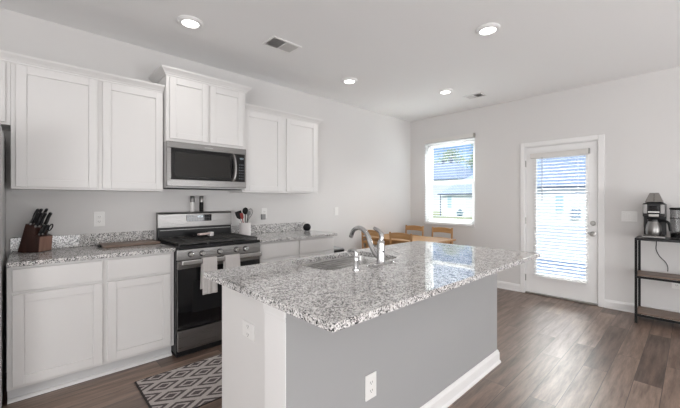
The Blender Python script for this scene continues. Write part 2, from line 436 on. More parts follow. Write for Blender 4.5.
# door
d1 = sgroup('door_1', (-1.225, YB, 0))
cas = MB()
prof = [(0, 0), (.057, 0), (.057, -.018), (.045, -.018), (.038, -.014), (.012, -.010), (0, -.009)]
cas.box(-1.697, DX0, YB - .016, YB, 0, 2.115).box(DX1, -.748, YB - .016, YB, 0, 2.115).box(DX0, DX1, YB - .016, YB, DZ1, 2.115)
struct(cas.build('trim_2', 'trim', None, .005))
jb = MB().box(DX0, DX0 + .008, YB, YB + .15, .02, DZ1).box(DX1 - .008, DX1, YB, YB + .15, .02, DZ1).box(DX0 + .008, DX1 - .008, YB, YB + .15, DZ1 - .008, DZ1)
jb.build('jamb', 'trim', d1)
S0, S1, ST = -1.628, -.822, 2.043                # slab
L0, L1, LZ0, LZ1 = -1.504, -.928, .285, 1.885    # lite
sl = MB()
for a in ((S0, L0, .025, ST), (L1, S1, .025, ST), (L0, L1, .025, LZ0), (L0, L1, LZ1, ST)):
    sl.box(a[0], a[1], YB + .012, YB + .056, a[2], a[3])
bmesh.ops.remove_doubles(sl.bm, verts=sl.bm.verts, dist=1e-5)
sl.build('door_slab', 'trim', d1)
ring(MB(), L0 - .022, L1 + .022, LZ0 - .022, LZ1 + .022, YB + .002, YB + .012, .034).build('glazing_frame', 'trim', d1, .004)
MB().box(L0, L1, YB + .030, YB + .036, LZ0, LZ1).build('pane', 'pane', d1)
MB().box(DX0 + .008, DX1 - .008, YB - .012, YB + .15, 0, .022).build('threshold', 'nickel', d1, .004)
for z in (.22, 1.02, 1.82):
    MB().cyl((S0 - .004, YB + .004, z - .045), (S0 - .004, YB + .004, z + .045), .008, 10).build('hinge', 'nickel', d1, 0, True)
kn = MB().lathe([(.032, 0), (.032, -.006), (.012, -.012), (.012, -.034), (.024, -.040), (.028, -.052), (.024, -.064), (.0, -.068)], (-.864, YB + .012, .885), 'Y')
kn.build('door_knob', 'nickel', d1, 0, True)
db = MB().lathe([(.030, 0), (.030, -.008), (.022, -.016), (.0, -.017)], (-.864, YB + .012, 1.02), 'Y').box(-.868, -.860, YB - .022, YB - .002, 1.006, 1.034)
db.build('deadbolt', 'nickel', d1, 0, True)

# ------------------------------------------------------------------ ceiling fixtures
def downlight(x, y, label):
    t = thing('recessed_light', label, 'ceiling light', (x, y, ZC), 'recessed ceiling lights')
    MB().lathe([(.096, 0), (.096, -.010), (.086, -.020), (.066, -.022), (.060, -.014), (.060, 0)], (x, y, ZC)).build('trim_ring', 'trim', t, 0, True)
    MB().lathe([(.060, -.004), (.058, -.016), (0, -.018)], (x, y, ZC)).build('lens', 'lens', t, 0, True)
    l = light('lamp', 'AREA', (0, 0, -.026), (0, 0, 0), DOWNLIGHT_POWER, (1, .975, .94), shape='DISK', size=.12, spread=R(125))
    l.parent = t
    return t
downlight(-2.79, .966, 'round lit recessed ceiling light nearest the microwave cabinet')
downlight(-1.19, 2.83, 'round lit recessed ceiling light above the far end of the granite island')
downlight(-2.84, 2.83, 'round lit recessed ceiling light beyond the end of the wall cabinets')
downlight(-2.25, 4.03, 'small lit recessed ceiling light farthest from the camera, over the dining table')
def vent(x0, x1, y0, y1, label, dark_first, axis='Y'):
    t = thing('ceiling_vent', label, 'vent', ((x0 + x1) / 2, (y0 + y1) / 2, ZC), 'ceiling air vents')
    f = MB(); z0, z1 = ZC - .008, ZC; b = .022
    f.box(x0, x0 + b, y0, y1, z0, z1).box(x1 - b, x1, y0, y1, z0, z1).box(x0 + b, x1 - b, y0, y0 + b, z0, z1).box(x0 + b, x1 - b, y1 - b, y1, z0, z1)
    ym, xm = (y0 + y1) / 2, (x0 + x1) / 2
    if axis == 'Y': f.box(x0 + b, x1 - b, ym - .005, ym + .005, z0, z1)
    else: f.box(xm - .005, xm + .005, y0 + b, y1 - b, z0, z1)
    f.build('frame', 'trim', t, .002)
    halves = ((y0 + b, ym - .005), (ym + .005, y1 - b)) if axis == 'Y' else ((x0 + b, xm - .005), (xm + .005, x1 - b))
    for i, (a, c) in enumerate(halves):
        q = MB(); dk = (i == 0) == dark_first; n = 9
        for k_ in range(n):
            p = a + (c - a) * (k_ + .5) / n; h = (c - a) / n * .52
            rot = Matrix.Rotation(R(35 if dk else -14), 3, 'X' if axis == 'Y' else 'Y')
            if axis == 'Y': q.box(x0 + b, x1 - b, p - h, p + h, ZC - .0055, ZC - .0045, rot)
            else: q.box(p - h, p + h, y0 + b, y1 - b, ZC - .0055, ZC - .0045, rot)
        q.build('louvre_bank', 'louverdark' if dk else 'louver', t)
vent(-2.725, -2.525, 1.577, 1.885, 'rectangular ceiling vent near the wall cabinets, half dark half pale louvres', True)
vent(-2.20, -1.95, 4.42, 4.60, 'small ceiling vent close to the back wall above the window and door', False, 'X')

# ------------------------------------------------------------------ cabinet fronts
def shaker(parent, xf, y0, y1, z0, z1, fr=.057, th=.019, name='door', mat='cabinet'):
    """shaker door facing +X with its face at xf"""
    m = MB(); xb = xf - th
    m.box(xb, xf, y0, y0 + fr, z0, z1).box(xb, xf, y1 - fr, y1, z0, z1)
    m.box(xb, xf, y0 + fr, y1 - fr, z0, z0 + fr).box(xb, xf, y0 + fr, y1 - fr, z1 - fr, z1)
    b = .009     # sloped inner bead
    m.box(xb, xf - .009, y0 + fr, y1 - fr, z0 + fr, z1 - fr)
    return m.build(name, mat, parent, .0025)
def drawer(parent, xf, y0, y1, z0, z1):
    return MB().box(xf - .019, xf, y0, y1, z0, z1).build('drawer', 'cabinet', parent, .003)
def crown(parent, path, z0, prof):
    """sweep prof [(out, up)] round an open xy path with mitred corners; outward is to the right of travel"""
    P = [Vector(p) for p in path]; n = len(P); m = MB(); rings = []
    nr = []
    for i in range(n - 1):
        d = (P[i + 1] - P[i]).normalized(); nr.append(Vector((d.y, -d.x)))
    for i in range(n):
        if i == 0: o = nr[0]
        elif i == n - 1: o = nr[-1]
        else:
            o = (nr[i - 1] + nr[i]); o = o / (o.length_squared / 2) if o.length else nr[i]
        rings.append([m.bm.verts.new((P[i].x + o.x * a, P[i].y + o.y * a, z0 + b)) for a, b in prof])
    k_ = len(prof)
    for i in range(n - 1):
        for j in range(k_): m.bm.faces.new((rings[i][j], rings[i][(j + 1) % k_], rings[i + 1][(j + 1) % k_], rings[i + 1][j]))
    m.bm.faces.new(rings[0]); m.bm.faces.new(rings[-1][::-1])
    return m.build('crown_moulding', 'cabinet', parent)
CP = [(0, 0), (.008, 0), (.010, .010), (.016, .014), (.022, .024), (.034, .036), (.040, .042), (.044, .044), (.048, .052), (.048, .060), (0, .060)]
CPB = [(a * 1.05, b * 1.08) for a, b in CP]
def wall_cab(label, y0, y1, z0, z1, xf, doors, loc=None):
    t = thing('wall_cabinet', label, 'cabinet', (XL + .15, (y0 + y1) / 2, z0), 'white wall cabinets')
    MB().box(XL + .001, xf - .020, y0 + .0005, y1 - .0005, z0, z1).build('carcass', 'cabinet', t, .0015)
    for a in doors: shaker(t, xf, *a)
    return t
XU = -3.245; XU2 = -3.170
c0 = wall_cab('white wall cabinet over the refrigerator at the left edge, only its corner showing', -.985, -.080, 1.83, 2.275, XU, [(-.965, -.535, 1.845, 2.258), (-.529, -.106, 1.845, 2.258)])
crown(c0, [(XU - .02, -.985), (XU - .02, -.080)], 2.265, CP)
c1 = wall_cab('tall white two-door wall cabinet above the knife block, left of the microwave', -.080, .895, 1.385, 2.275, XU, [(-.055, .412, 1.400, 2.258), (.445, .887, 1.400, 2.258)])
crown(c1, [(XU - .02, -.080), (XU - .02, .894)], 2.265, CP)
c2 = wall_cab('short raised white wall cabinet directly above the microwave', .897, 1.653, 1.832, 2.425, XU2, [(.922, 1.262, 1.855, 2.400), (1.280, 1.622, 1.855, 2.400)])
crown(c2, [(XL + .002, .897), (XU2 - .02, .897), (XU2 - .02, 1.653), (XL + .002, 1.653)], 2.412, CPB)
c3 = wall_cab('white two-door wall cabinet right of the microwave, above the utensil crock', 1.655, 2.690, 1.390, 2.275, XU, [(1.672, 2.140, 1.408, 2.255), (2.205, 2.655, 1.408, 2.255)])
crown(c3, [(XU - .02, 1.656), (XU - .02, 2.690), (XL + .002, 2.690)], 2.265, CP)

# ------------------------------------------------------------------ base cabinets
XBF = -2.945
def base_cab(label, y0, y1, cols, end=True):
    t = thing('base_cabinet', label, 'cabinet', (XL + .3, (y0 + y1) / 2, 0), 'white base cabinets')
    MB().box(XL + .001, XBF - .020, y0, y1, .100, .884).build('carcass', 'cabinet', t, .0015)
    MB().box(XL + .001, XBF - .085, y0 + .001, y1 - .001, 0, .0995).build('toe_kick', 'island', t)
    pts = [Vector((XBF - .085, y0 + .001, 0))]
    q = [(0, 0), (.022, 0), (.020, .010), (.012, .018), (0, .021)]
    MB().prism([(XBF - .0849 + a, y0 + .001, b) for a, b in q], (0, y1 - y0 - .002, 0)).build('shoe_moulding', 'trim', t)
    for a, b in cols:
        drawer(t, XBF, a, b, .722, .866); shaker(t, XBF, a, b, .122, .703)
    return t
base_cab('white base cabinet with two drawers and two doors, left of the range', -.090, .893, [(-.066, .404), (.432, .864)])
base_cab('white base cabinet partly hidden behind the island, right of the range', 1.663, 2.690, [(1.685, 2.146), (2.176, 2.665)])

def counter(label, y0, y1):
    t = thing('granite_worktop', label, 'worktop', (XL + .3, (y0 + y1) / 2, .885))
    MB().box(XL + .0015, -2.9226, y0, y1, .885, .914).build('slab', 'granite', t, .004)
    MB().box(XL + .0015, XL + .021, y0, y1, .914, 1.018).build('backsplash', 'granite', t, .003)
    return t
counter('speckled grey granite worktop left of the range, under the knife block', -.091, .8935)
counter('speckled grey granite worktop right of the range, under the utensil crock', 1.6625, 2.710)

# ------------------------------------------------------------------ refrigerator
t = thing('refrigerator', 'grey refrigerator at the extreme left edge, only its side showing', 'refrigerator', (-3.1, -.56, 0))
MB().box(XL + .03, -2.80, -1.015, -.112, .03, 1.755).build('body', 'fridge', t, .004)
MB().box(-2.795, -2.725, -1.015, -.566, .10, 1.755).build('door', 'fridge', t, .008)
MB().box(-2.795, -2.725, -.561, -.112, .10, 1.755).build('door', 'fridge', t, .008)
for y in (-.60, -.527):
    MB().tube([(-2.725, y, .75), (-2.685, y, .76), (-2.685, y, 1.55), (-2.725, y, 1.56)], .010, 10).build('handle', 'steel', t, 0, True)
MB().box(XL + .06, -2.83, -1.0, -.13, 0, .03).build('foot_base', 'blackmatte', t)

# ------------------------------------------------------------------ range
RY0, RY1 = .898, 1.656
t = thing('gas_range', 'stainless steel gas range with black oven glass and two towels on its handle', 'stove', (-3.2, 1.277, 0))
MB().box(-3.545, -2.925, RY0, RY1, .03, .895).build('body', 'black', t, .003)
MB().box(-3.545, -2.895, RY0, RY1, .896, .922).build('cooktop', 'black', t, .006)
MB().prism([(-2.925, RY0, .808), (-2.892, RY0, .808), (-2.900, RY0, .894), (-2.925, RY0, .894)], (0, RY1 - RY0, 0)).build('control_panel', 'steel', t, .003)
for y in (1.005, 1.100, 1.254, 1.410, 1.500):
    k_ = MB().lathe([(.0205, 0), (.0205, .006), (.0185, .010), (.0175, .030), (.014, .033), (0, .033)], (-2.895, y, .851), 'X').build('knob', 'handlesteel', t, 0, True)
    MB().lathe([(.0250, 0), (.0250, .0055), (0, .0055)], (-2.8985, y, .851), 'X').build('knob_bezel', 'black', k_, 0, True)
od = MB().box(-2.925, -2.892, RY0 + .004, RY1 - .004, .735, .800).build('oven_door', 'steel', t, .003)
MB().box(-2.925, -2.894, RY0 + .004, RY1 - .004, .235, .7345).build('oven_glass', 'blackglass', od, .003)
MB().box(-2.8945, -2.8935, RY0 + .12, RY1 - .12, .36, .62).build('oven_window', 'black', od)
hd = MB().box(-2.852, -2.832, .917, 1.640, .772, .812).build('handle', 'handlesteel', t, .007, False, 3)
for y in (.930, 1.626): MB().box(-2.893, -2.852, y - .012, y + .012, .778, .806).build('handle_bracket', 'steel', hd, .003)
MB().box(-2.925, -2.890, RY0 + .004, RY1 - .004, .058, .226).build('storage_drawer', 'steel', t, .005)
MB().box(-3.52, -2.935, RY0 + .006, RY1 - .006, 0, .03).build('plinth', 'blackmatte', t)
# backguard
BG0, BG1 = RY0 + .010, RY1 - .012
MB().prism([(-3.548, BG0, 1.040), (-3.484, BG0, 1.040), (-3.486, BG0, 1.168), (-3.496, BG0, 1.183), (-3.512, BG0, 1.188), (-3.548, BG0, 1.188)], (0, BG1 - BG0, 0)).build('backguard', 'steel', t, .002)
MB().box(-3.548, -3.494, RY0 + .012, RY1 - .014, .9225, 1.0395).build('rear_vent', 'black', t, .003)
MB().box(-3.494, -3.490, RY0 + .03, RY1 - .03, 1.012, 1.018).build('vent_slot', 'steel', t)
dp = MB().box(-3.4855, -3.482, 1.168, 1.420, 1.092, 1.160).build('display', 'blackglass', t, .002)
dg = MB()
SEG = {'1': 'bc', '2': 'abged', '3': 'abgcd', '5': 'afgcd', '0': 'abcdef'}
def seven(mb, x, y, z, ch, w=.010, h=.018, s_=.0022):
    g = {'a': (y, y + w, z + h - s_, z + h), 'd': (y, y + w, z, z + s_), 'g': (y, y + w, z + h / 2 - s_ / 2, z + h / 2 + s_ / 2),
         'f': (y, y + s_, z + h / 2, z + h), 'e': (y, y + s_, z, z + h / 2), 'b': (y + w - s_, y + w, z + h / 2, z + h), 'c': (y + w - s_, y + w, z, z + h / 2)}
    for q in SEG[ch]: mb.box(x, x + .0006, *g[q])
for i, ch in enumerate('1253'): seven(dg, -3.482, 1.272 + i * .0145 + (.004 if i > 1 else 0), 1.132, ch)
dg.build('clock_digits', 'digits', dp)
bt = MB()
for r_ in range(3):
    for c_ in range(9):
        if r_ == 2 and 3 <= c_ <= 5: continue
        bt.box(-3.482, -3.4814, 1.180 + c_ * .026, 1.193 + c_ * .026, 1.100 + r_ * .020, 1.107 + r_ * .020)
bt.build('touch_keys', 'keys', dp)
# grates and burners
for i in range(3):
    a = RY0 + .018 + i * .243; b = a + .237; g = MB(); z0, z1 = .936, .950
    x0, x1 = -3.47, -2.915
    g.box(x0, x1, a, a + .012, z0, z1).box(x0, x1, b - .012, b, z0, z1).box(x0, x0 + .012, a + .012, b - .012, z0, z1).box(x1 - .012, x1, a + .012, b - .012, z0, z1)
    ym = (a + b) / 2
    g.box(x0 + .012, x1 - .012, ym - .005, ym + .005, z0, z1)
    for k_ in range(1, 8):
        x = x0 + (x1 - x0) * k_ / 8
        g.box(x - .006, x + .006, a + .012, ym - .005, z0, z1).box(x - .006, x + .006, ym + .005, b - .012, z0, z1)
    for x in (x0 + .004, x1 - .014):
        for y in (a + .001, b - .011): g.box(x, x + .010, y, y + .010, .9215, z0)
    g.build('grate', 'iron', t)
for x, y in ((-3.33, 1.035), (-3.05, 1.035), (-3.19, 1.277), (-3.33, 1.52), (-3.05, 1.52)):
    MB().lathe([(.050, 0), (.050, .006), (.036, .008), (.036, .012), (0, .012)], (x, y, .9215)).build('burner', 'blackmatte', t, 0, True)

def shaker_jar(y, fill, label):
    o = thing('spice_grinder', label, 'grinder', (-3.528, y, 1.188), 'grinders on the range')
    MB().lathe([(.0195, 0), (.0205, .004), (.0205, .092), (.018, .098), (0, .098)], (-3.528, y, 1.1885), 'Z', 20).build('jar', fill, o, 0, True)
    MB().lathe([(.0215, .098), (.0215, .155), (.018, .162), (0, .162)], (-3.528, y, 1.1885), 'Z', 20).build('grinder_cap', 'steel', o, 0, True)
shaker_jar(1.240, 'whiteplastic', 'steel-topped grinder with white contents on the range backguard')
shaker_jar(1.332, 'blackmatte', 'steel-topped grinder with black contents on the range backguard')
# spoon rest with a pale pink spatula on the grates
o = thing('spoon_rest', 'small black spoon rest lying on the range grates', 'spoon rest', (-3.31, 1.25, .950))
MB().lathe([(0, .004), (.040, .004), (.062, .010), (.066, .016), (.060, .013), (.038, .001), (0, 0)], (-3.33, 1.245, .9505), 'Z', 24, 1, 1).build('dish', 'black', o, 0, True)
o = thing('utensil_rest', 'small white and pink ceramic block on the range grates', 'utensil rest', (-3.28, 1.28, .951))
rz = Matrix.Rotation(R(18), 3, 'Z')
MB().box(-3.300, -3.262, 1.20, 1.325, .968, .986, rz).build('bar', 'pinkceramic', o, .005)
MB().box(-3.298, -3.254, 1.318, 1.362, .951, .990, rz, (-3.28, 1.26, .97)).build('block', 'ceramic', o, .006)

# dish towels draped over the oven handle
def towel(y0, y1, zf, zb, label, ph):
    o = thing('dish_towel', label, 'towel', (-2.84, (y0 + y1) / 2, .8), 'pale towels on the oven handle')
    r_ = .0165
    def fn(u, v):
        Lf, Lb = .812 - zf, .812 - zb; tot = Lf + Lb + math.pi * r_
        s_ = v * tot; y = y0 + (y1 - y0) * u
        hang = 0
        if s_ < Lf: x, z = -2.842 + r_, zf + s_; hang = (Lf - s_)
        elif s_ < Lf + math.pi * r_:
            a = (s_ - Lf) / r_; x, z = -2.842 + r_ * math.cos(a), .812 + .006 * math.sin(a)
        else: x, z = -2.842 - r_, .812 - (s_ - Lf - math.pi * r_); hang = s_ - Lf - math.pi * r_
        wv = math.sin(u * 9 + ph) * .006 * min(1, hang * 6) + math.sin(u * 23 + ph) * .002 * min(1, hang * 8)
        x += abs(wv) if x > -2.842 else -abs(wv) * .6
        y += (u - .5) * .02 * hang + (-.022 * hang if x < -2.842 else 0)
        return (x, y, z)
    ob = MB().grid(fn, 20, 46).build('cloth', 'towel', o, 0, True, solid=.003)
    return o
towel(1.078, 1.200, .512, .553, 'pale pinkish dish towel on the oven handle, the left one hanging full length', .3)
towel(1.275, 1.412, .560, .600, 'pale dish towel on the oven handle beside the island corner, the right one', 1.7)

# ------------------------------------------------------------------ microwave
t = thing('microwave_oven', 'stainless over-the-range microwave with black glass door', 'microwave', (-3.35, 1.275, 1.415))
MX = -3.165
MB().box(-3.565, MX - .035, .8985, 1.6515, 1.418, 1.830).build('body', 'fridge', t, .002)
MB().box(MX - .0345, MX, .8985, 1.6515, 1.772, 1.830).build('vent_panel', 'steel', t, .004)
MB().box(MX - .0345, MX, .8985, 1.6515, 1.430, 1.494).build('bottom_panel', 'steel', t, .004)
MB().box(MX - .0345, MX, .8985, .930, 1.4945, 1.7715).build('side_frame', 'steel', t, .001)
MB().box(MX - .0345, MX - .001, 1.636, 1.6515, 1.4945, 1.7715).build('side_frame', 'steel', t, .001)
dr = MB().box(MX - .0345, MX - .002, .9305, 1.532, 1.4945, 1.7715).build('door', 'blackglass', t, .002)
M['mwmesh'] = pmat('microwave_door_screen', (.018, .017, .016), .10)
MB().box(MX - .002, MX - .0012, .965, 1.478, 1.520, 1.738).build('door_screen', 'mwmesh', dr)
MB().box(MX - .0345, MX - .002, 1.533, 1.6355, 1.4945, 1.7715).build('control_panel', 'blackglass', t, .002)
hp = [(MX + .002, 1.498, 1.498), (MX + .022, 1.508, 1.54), (MX + .028, 1.514, 1.632), (MX + .022, 1.508, 1.725), (MX + .002, 1.498, 1.768)]
def smooth_path(P, n=6):
    P = [Vector(p) for p in P]; out_ = []
    for i in range(len(P) - 1):
        p0, p1, p2, p3 = P[max(i - 1, 0)], P[i], P[i + 1], P[min(i + 2, len(P) - 1)]
        for k_ in range(n):
            s_ = k_ / n
            out_.append(.5 * ((2 * p1) + (p2 - p0) * s_ + (2 * p0 - 5 * p1 + 4 * p2 - p3) * s_ * s_ + (3 * p1 - p0 - 3 * p2 + p3) * s_ ** 3))
    out_.append(P[-1]); return out_
hpp = smooth_path(hp)
MB().tube(hpp, [(.009, .023)] * len(hpp), 12).build('handle', 'steel', t, 0, True)
ky = MB()
for r_ in range(6):
    for c_ in range(3): ky.box(MX - .002, MX - .0014, 1.572 + c_ * .019, 1.583 + c_ * .019, 1.520 + r_ * .028, 1.530 + r_ * .028)
ky.build('keypad', 'keys', t)
ks = MB()
for i, ch in enumerate('1253'): seven(ks, MX - .002, 1.578 + i * .011, 1.722, ch, .007, .013, .0018)
ks.build('clock_digits', 'digits', t)
MB().box(MX, MX + .001, 1.225, 1.305, 1.797, 1.806).build('badge', 'nickel', t)
MB().box(-3.50, MX - .06, .93, 1.62, 1.4135, 1.4179).build('underside_filter', 'blackmatte', t)

# ------------------------------------------------------------------ island
IX0, IX1, IY0, IY1 = -1.836, -.780, .702, 2.769
KX0, KX1 = -1.240, -1.085        # half wall
KY0, KY1 = .735, 2.755
t = thing('island_cabinet', 'pale grey kitchen island base with half wall, under the large granite slab', 'kitchen island', (-1.45, 1.75, 0))
MB().box(KX0, KX1, KY0, KY1, 0, .885).build('half_wall', 'halfwall', t)
MB().box(KX0, KX1 - .002, KY0 - .004, KY0 - .0002, 0, .828).build('end_cap', 'trim', t)
MB().box(-1.795, KX0 - .0005, .790, .808, 0, .885).build('end_panel', 'cabinet', t)
MB().box(-1.795, KX0 - .0005, 2.722, 2.740, 0, .885).build('end_panel', 'cabinet', t)
MB().box(-1.795, -1.777, .8085, 2.7215, .10, .885).build('face_frame', 'cabinet', t)
MB().box(-1.720, -1.705, .8085, 2.7215, 0, .0995).build('toe_kick', 'island', t)
MB().box(-1.7765, KX0 - .0005, .8085, 2.7215, .10, .118).build('cabinet_floor', 'cabinet', t)
yy = [.800, 1.18, 1.56, 1.94, 2.34, 2.732]
for a, b in zip(yy, yy[1:]):
    m_ = MB(); fr = .057; xa, xb = -1.814, -1.7955
    y0, y1 = a + .005, b - .005
    for z0, z1, nm in ((.122, .703, 'door'), (.722, .866, 'drawer')):
        q = MB()
        if nm == 'door':
            q.box(xa, xb, y0, y0 + fr, z0, z1).box(xa, xb, y1 - fr, y1, z0, z1).box(xa, xb, y0 + fr, y1 - fr, z0, z0 + fr).box(xa, xb, y0 + fr, y1 - fr, z1 - fr, z1).box(xa + .009, xb, y0 + fr, y1 - fr, z0 + fr, z1 - fr)
        else: q.box(xa, xb, y0, y1, z0, z1)
        q.build(nm, 'cabinet', t, .002)
# cap block under the slab at the half wall's end, and the moulded base
MB().box(KX0 - .004, KX1 + .001, KY0 - .010, KY0, .845, .885).build('cap_trim', 'trim', t, .003)
MB().box(KX0 - .004, KX1 - .001, KY0 - .006, KY0, .8285, .8445).build('cap_trim', 'trim', t, .004)
bp = [(0, 0), (.022, 0), (.022, .014), (.016, .022), (.014, .024), (.014, .082), (.009, .092), (.009, .098), (.004, .106), (0, .106)]
def swept(path, prof):
    P = [Vector(p) for p in path]; m = MB(); nr = []; rings = []
    for i in range(len(P) - 1):
        d = (P[i + 1] - P[i]).normalized(); nr.append(Vector((d.y, -d.x)))
    for i in range(len(P)):
        o_ = nr[0] if i == 0 else nr[-1] if i == len(P) - 1 else (nr[i - 1] + nr[i]) / (1 + nr[i - 1].dot(nr[i]))
        rings.append([m.bm.verts.new((P[i].x + o_.x * a, P[i].y + o_.y * a, b)) for a, b in prof])
    k_ = len(prof)
    for i in range(len(P) - 1):
        for j in range(k_): m.bm.faces.new((rings[i][j], rings[i][(j + 1) % k_], rings[i + 1][(j + 1) % k_], rings[i + 1][j]))
    m.bm.faces.new(rings[0]); m.bm.faces.new(rings[-1][::-1]); return m
swept([(KX1, KY0), (KX1, KY1), (KX0, KY1)], bp).build('base_moulding', 'trim', t)

# granite slab with an undermount cut-out
def rrect(x0, x1, y0, y1, r_, n=6):
    pts = []
    for cx, cy, a0 in ((x1 - r_, y1 - r_, 0), (x0 + r_, y1 - r_, 90), (x0 + r_, y0 + r_, 180), (x1 - r_, y0 + r_, 270)):
        for k_ in range(n + 1):
            a = R(a0 + 90 * k_ / n); pts.append((cx + r_ * math.cos(a), cy + r_ * math.sin(a)))
    return pts
HX0, HX1, HY0, HY1 = -1.775, -1.378, 1.205, 1.872
b = MB()
ed = []
for pts in (rrect(IX0, IX1, IY0, IY1, .012, 4), rrect(HX0, HX1, HY0, HY1, .075, 8)):
    vs = [b.bm.verts.new((x, y, .914)) for x, y in pts]
    for i in range(len(vs)): ed.append(b.bm.edges.new((vs[i], vs[(i + 1) % len(vs)])))
bmesh.ops.triangle_fill(b.bm, use_beauty=True, use_dissolve=False, edges=ed)
fs = list(b.bm.faces)
ex = bmesh.ops.extrude_face_region(b.bm, geom=fs)
bmesh.ops.translate(b.bm, verts=[v for v in ex['geom'] if isinstance(v, bmesh.types.BMVert)], vec=(0, 0, -.0285))
slab = b.build('island_worktop', 'granite', None, .0015)
tag(slab, 'large speckled grey granite slab of the island, sink cut into it', 'worktop')

t = thing('kitchen_sink', 'stainless undermount sink set into the granite island', 'sink', (-1.577, 1.54, .69))
b = MB(); lv = []
for (g, z) in ((.020, .8845), (-.006, .8845), (-.008, .875), (-.014, .72), (-.035, .692), (-.10, .686)):
    lv.append([b.bm.verts.new((x, y, z)) for x, y in rrect(HX0 - g, HX1 + g, HY0 - g, HY1 + g, max(.02, .075 + g * .6), 8)])
for a, c in zip(lv, lv[1:]):
    n = len(a)
    for i in range(n): b.bm.faces.new((a[i], a[(i + 1) % n], c[(i + 1) % n], c[i]))
b.bm.faces.new(lv[-1])
b.build('bowl', 'sinksteel', t, 0, True)
MB().lathe([(.055, .001), (.055, .005), (.040, .005), (.036, .001), (0, .001)], (-1.577, 1.54, .686)).build('drain', 'chrome', t, 0, True)

FX, FY, FZ = -1.305, 1.570, .9145
t = thing('kitchen_faucet', 'chrome single-lever kitchen faucet arching over the island sink', 'faucet', (FX, FY, FZ))
MB().lathe([(.030, 0), (.030, .006), (.026, .011), (0, .011)], (FX, FY, FZ), 'Z', 36, 1, 4.2).build('deck_plate', 'chrome', t, 0, True)
MB().lathe([(.028, .011), (.025, .020), (.0225, .10), (.023, .125), (.021, .140), (.014, .148), (0, .149)], (FX, FY, FZ), 'Z', 24).build('body', 'chrome', t, 0, True)
sp = smooth_path([(FX - .015, FY, .955), (-1.350, FY, .975), (-1.385, FY, 1.025), (-1.415, FY, 1.085), (-1.455, FY, 1.118), (-1.500, FY, 1.125), (-1.540, FY, 1.104), (-1.560, FY, 1.068)], 6)
MB().tube(sp, [.0165 - .003 * i / len(sp) for i in range(len(sp))], 14).build('spout', 'chrome', t, 0, True)
MB().cyl((-1.556, FY, 1.075), (-1.562, FY, 1.060), .0145, 14).build('aerator', 'nickel', t, 0, True)
hl = smooth_path([(FX, FY, 1.055), (FX + .004, FY + .002, 1.080), (FX - .004, FY + .002, 1.105), (FX - .026, FY, 1.122), (FX - .055, FY, 1.132)], 6)
MB().tube(hl, [(.013 - .003 * i / len(hl), .016 - .006 * i / len(hl)) for i in range(len(hl))], 12).build('lever', 'chrome', t, 0, True)
MB().lathe([(.006, 0), (.006, .002), (0, .0022)], (FX + .0255, FY - .008, .995), 'X', 14).build('temperature_dot', 'black', t, 0, True)
t = thing('soap_dispenser', 'slim chrome pump soap dispenser standing by the sink in front of the faucet', 'soap dispenser', (-1.292, 1.338, FZ))
MB().lathe([(.021, 0), (.020, .008), (.0135, .012), (.012, .050), (.013, .072), (.010, .078), (0, .078)], (-1.292, 1.338, FZ), 'Z', 20).build('base', 'chrome', t, 0, True)
hp = smooth_path([(-1.292, 1.338, .985), (-1.292, 1.338, 1.012), (-1.300, 1.336, 1.023), (-1.330, 1.332, 1.022), (-1.342, 1.331, 1.012)], 5)
MB().tube(hp, [.0105 - .003 * i / len(hp) for i in range(len(hp))], 12).build('pump_head', 'chrome', t, 0, True)

# ------------------------------------------------------------------ plates on the walls and the island
def plate(name, label, cat, c, n, kind, size=(.072, .118), group=None):
    """c centre on the surface, n = 'X+' , 'Y-' facing; kind outlet / rocker / double"""
    o = thing(name, label, cat, c, group)
    w, h = size
    def bx(mb, u0, u1, v0, v1, d0, d1):
        if n == 'X+': mb.box(c[0] + d0, c[0] + d1, c[1] + u0, c[1] + u1, c[2] + v0, c[2] + v1)
        else: mb.box(c[0] + u0, c[0] + u1, c[1] - d1, c[1] - d0, c[2] + v0, c[2] + v1)
        return mb
    bx(MB(), -w / 2, w / 2, -h / 2, h / 2, .0003, .006).build('cover_plate', 'plate', o, .003)
    if kind == 'outlet':
        for dz in (-.020, .020):
            s_ = bx(MB(), -.017, .017, dz - .014, dz + .014, .006, .0075).build('socket', 'plate', o, .002)
            q = MB()
            for u in (-.007, .007): bx(q, u - .0012, u + .0012, dz - .003, dz + .006, .0075, .0079)
            bx(q, -.002, .002, dz - .010, dz - .006, .0075, .0079)
            q.build('slots', 'slot', s_)
    else:
        for u in ([0] if kind == 'rocker' else [-.023, .023] if kind == 'double' else [-.046, 0, .046]):
            bx(MB(), u - .016, u + .016, -.033, .033, .006, .009).build('rocker', 'plate', o, .002)
    return o
plate('wall_outlet', 'white wall outlet above the left worktop, between knife block and range', 'outlet', (XL, .463, 1.140), 'X+', 'outlet', (.080, .128))
plate('wall_outlet', 'white wall outlet with a grey adapter, right of the utensil crock', 'outlet', (XL, 2.096, 1.150), 'X+', 'outlet', (.078, .120))
plate('light_switch', 'white single light switch on the left wall beyond the cabinets', 'light switch', (XL, 3.285, 1.147), 'X+', 'rocker')
plate('light_switch', 'wide white three-gang light switch between the door and the coffee maker', 'light switch', (-.520, YB, 1.115), 'Y-', 'triple', (.140, .118))
plate('wall_outlet', 'white outlet on the long grey side of the island near the floor', 'outlet', (KX1, 1.225, .396), 'X+', 'outlet', (.080, .122))
plate('wall_outlet', 'white outlet on the end panel of the island, under the slab corner', 'outlet', (-1.485, .790, .672), 'Y-', 'outlet', (.118, .078))
plate('wall_outlet', 'white wall outlet behind the console table, under its middle shelf', 'outlet', (-.130, YB, .405), 'Y-', 'outlet', (.075, .120))
t = thing('power_adapter', 'small grey power adapter plugged into the outlet right of the crock', 'power adapter', (-3.55, 2.075, 1.10))
MB().box(XL + .0082, XL + .040, 2.045, 2.098, 1.075, 1.140).build('housing', 'greyplastic', t, .006)
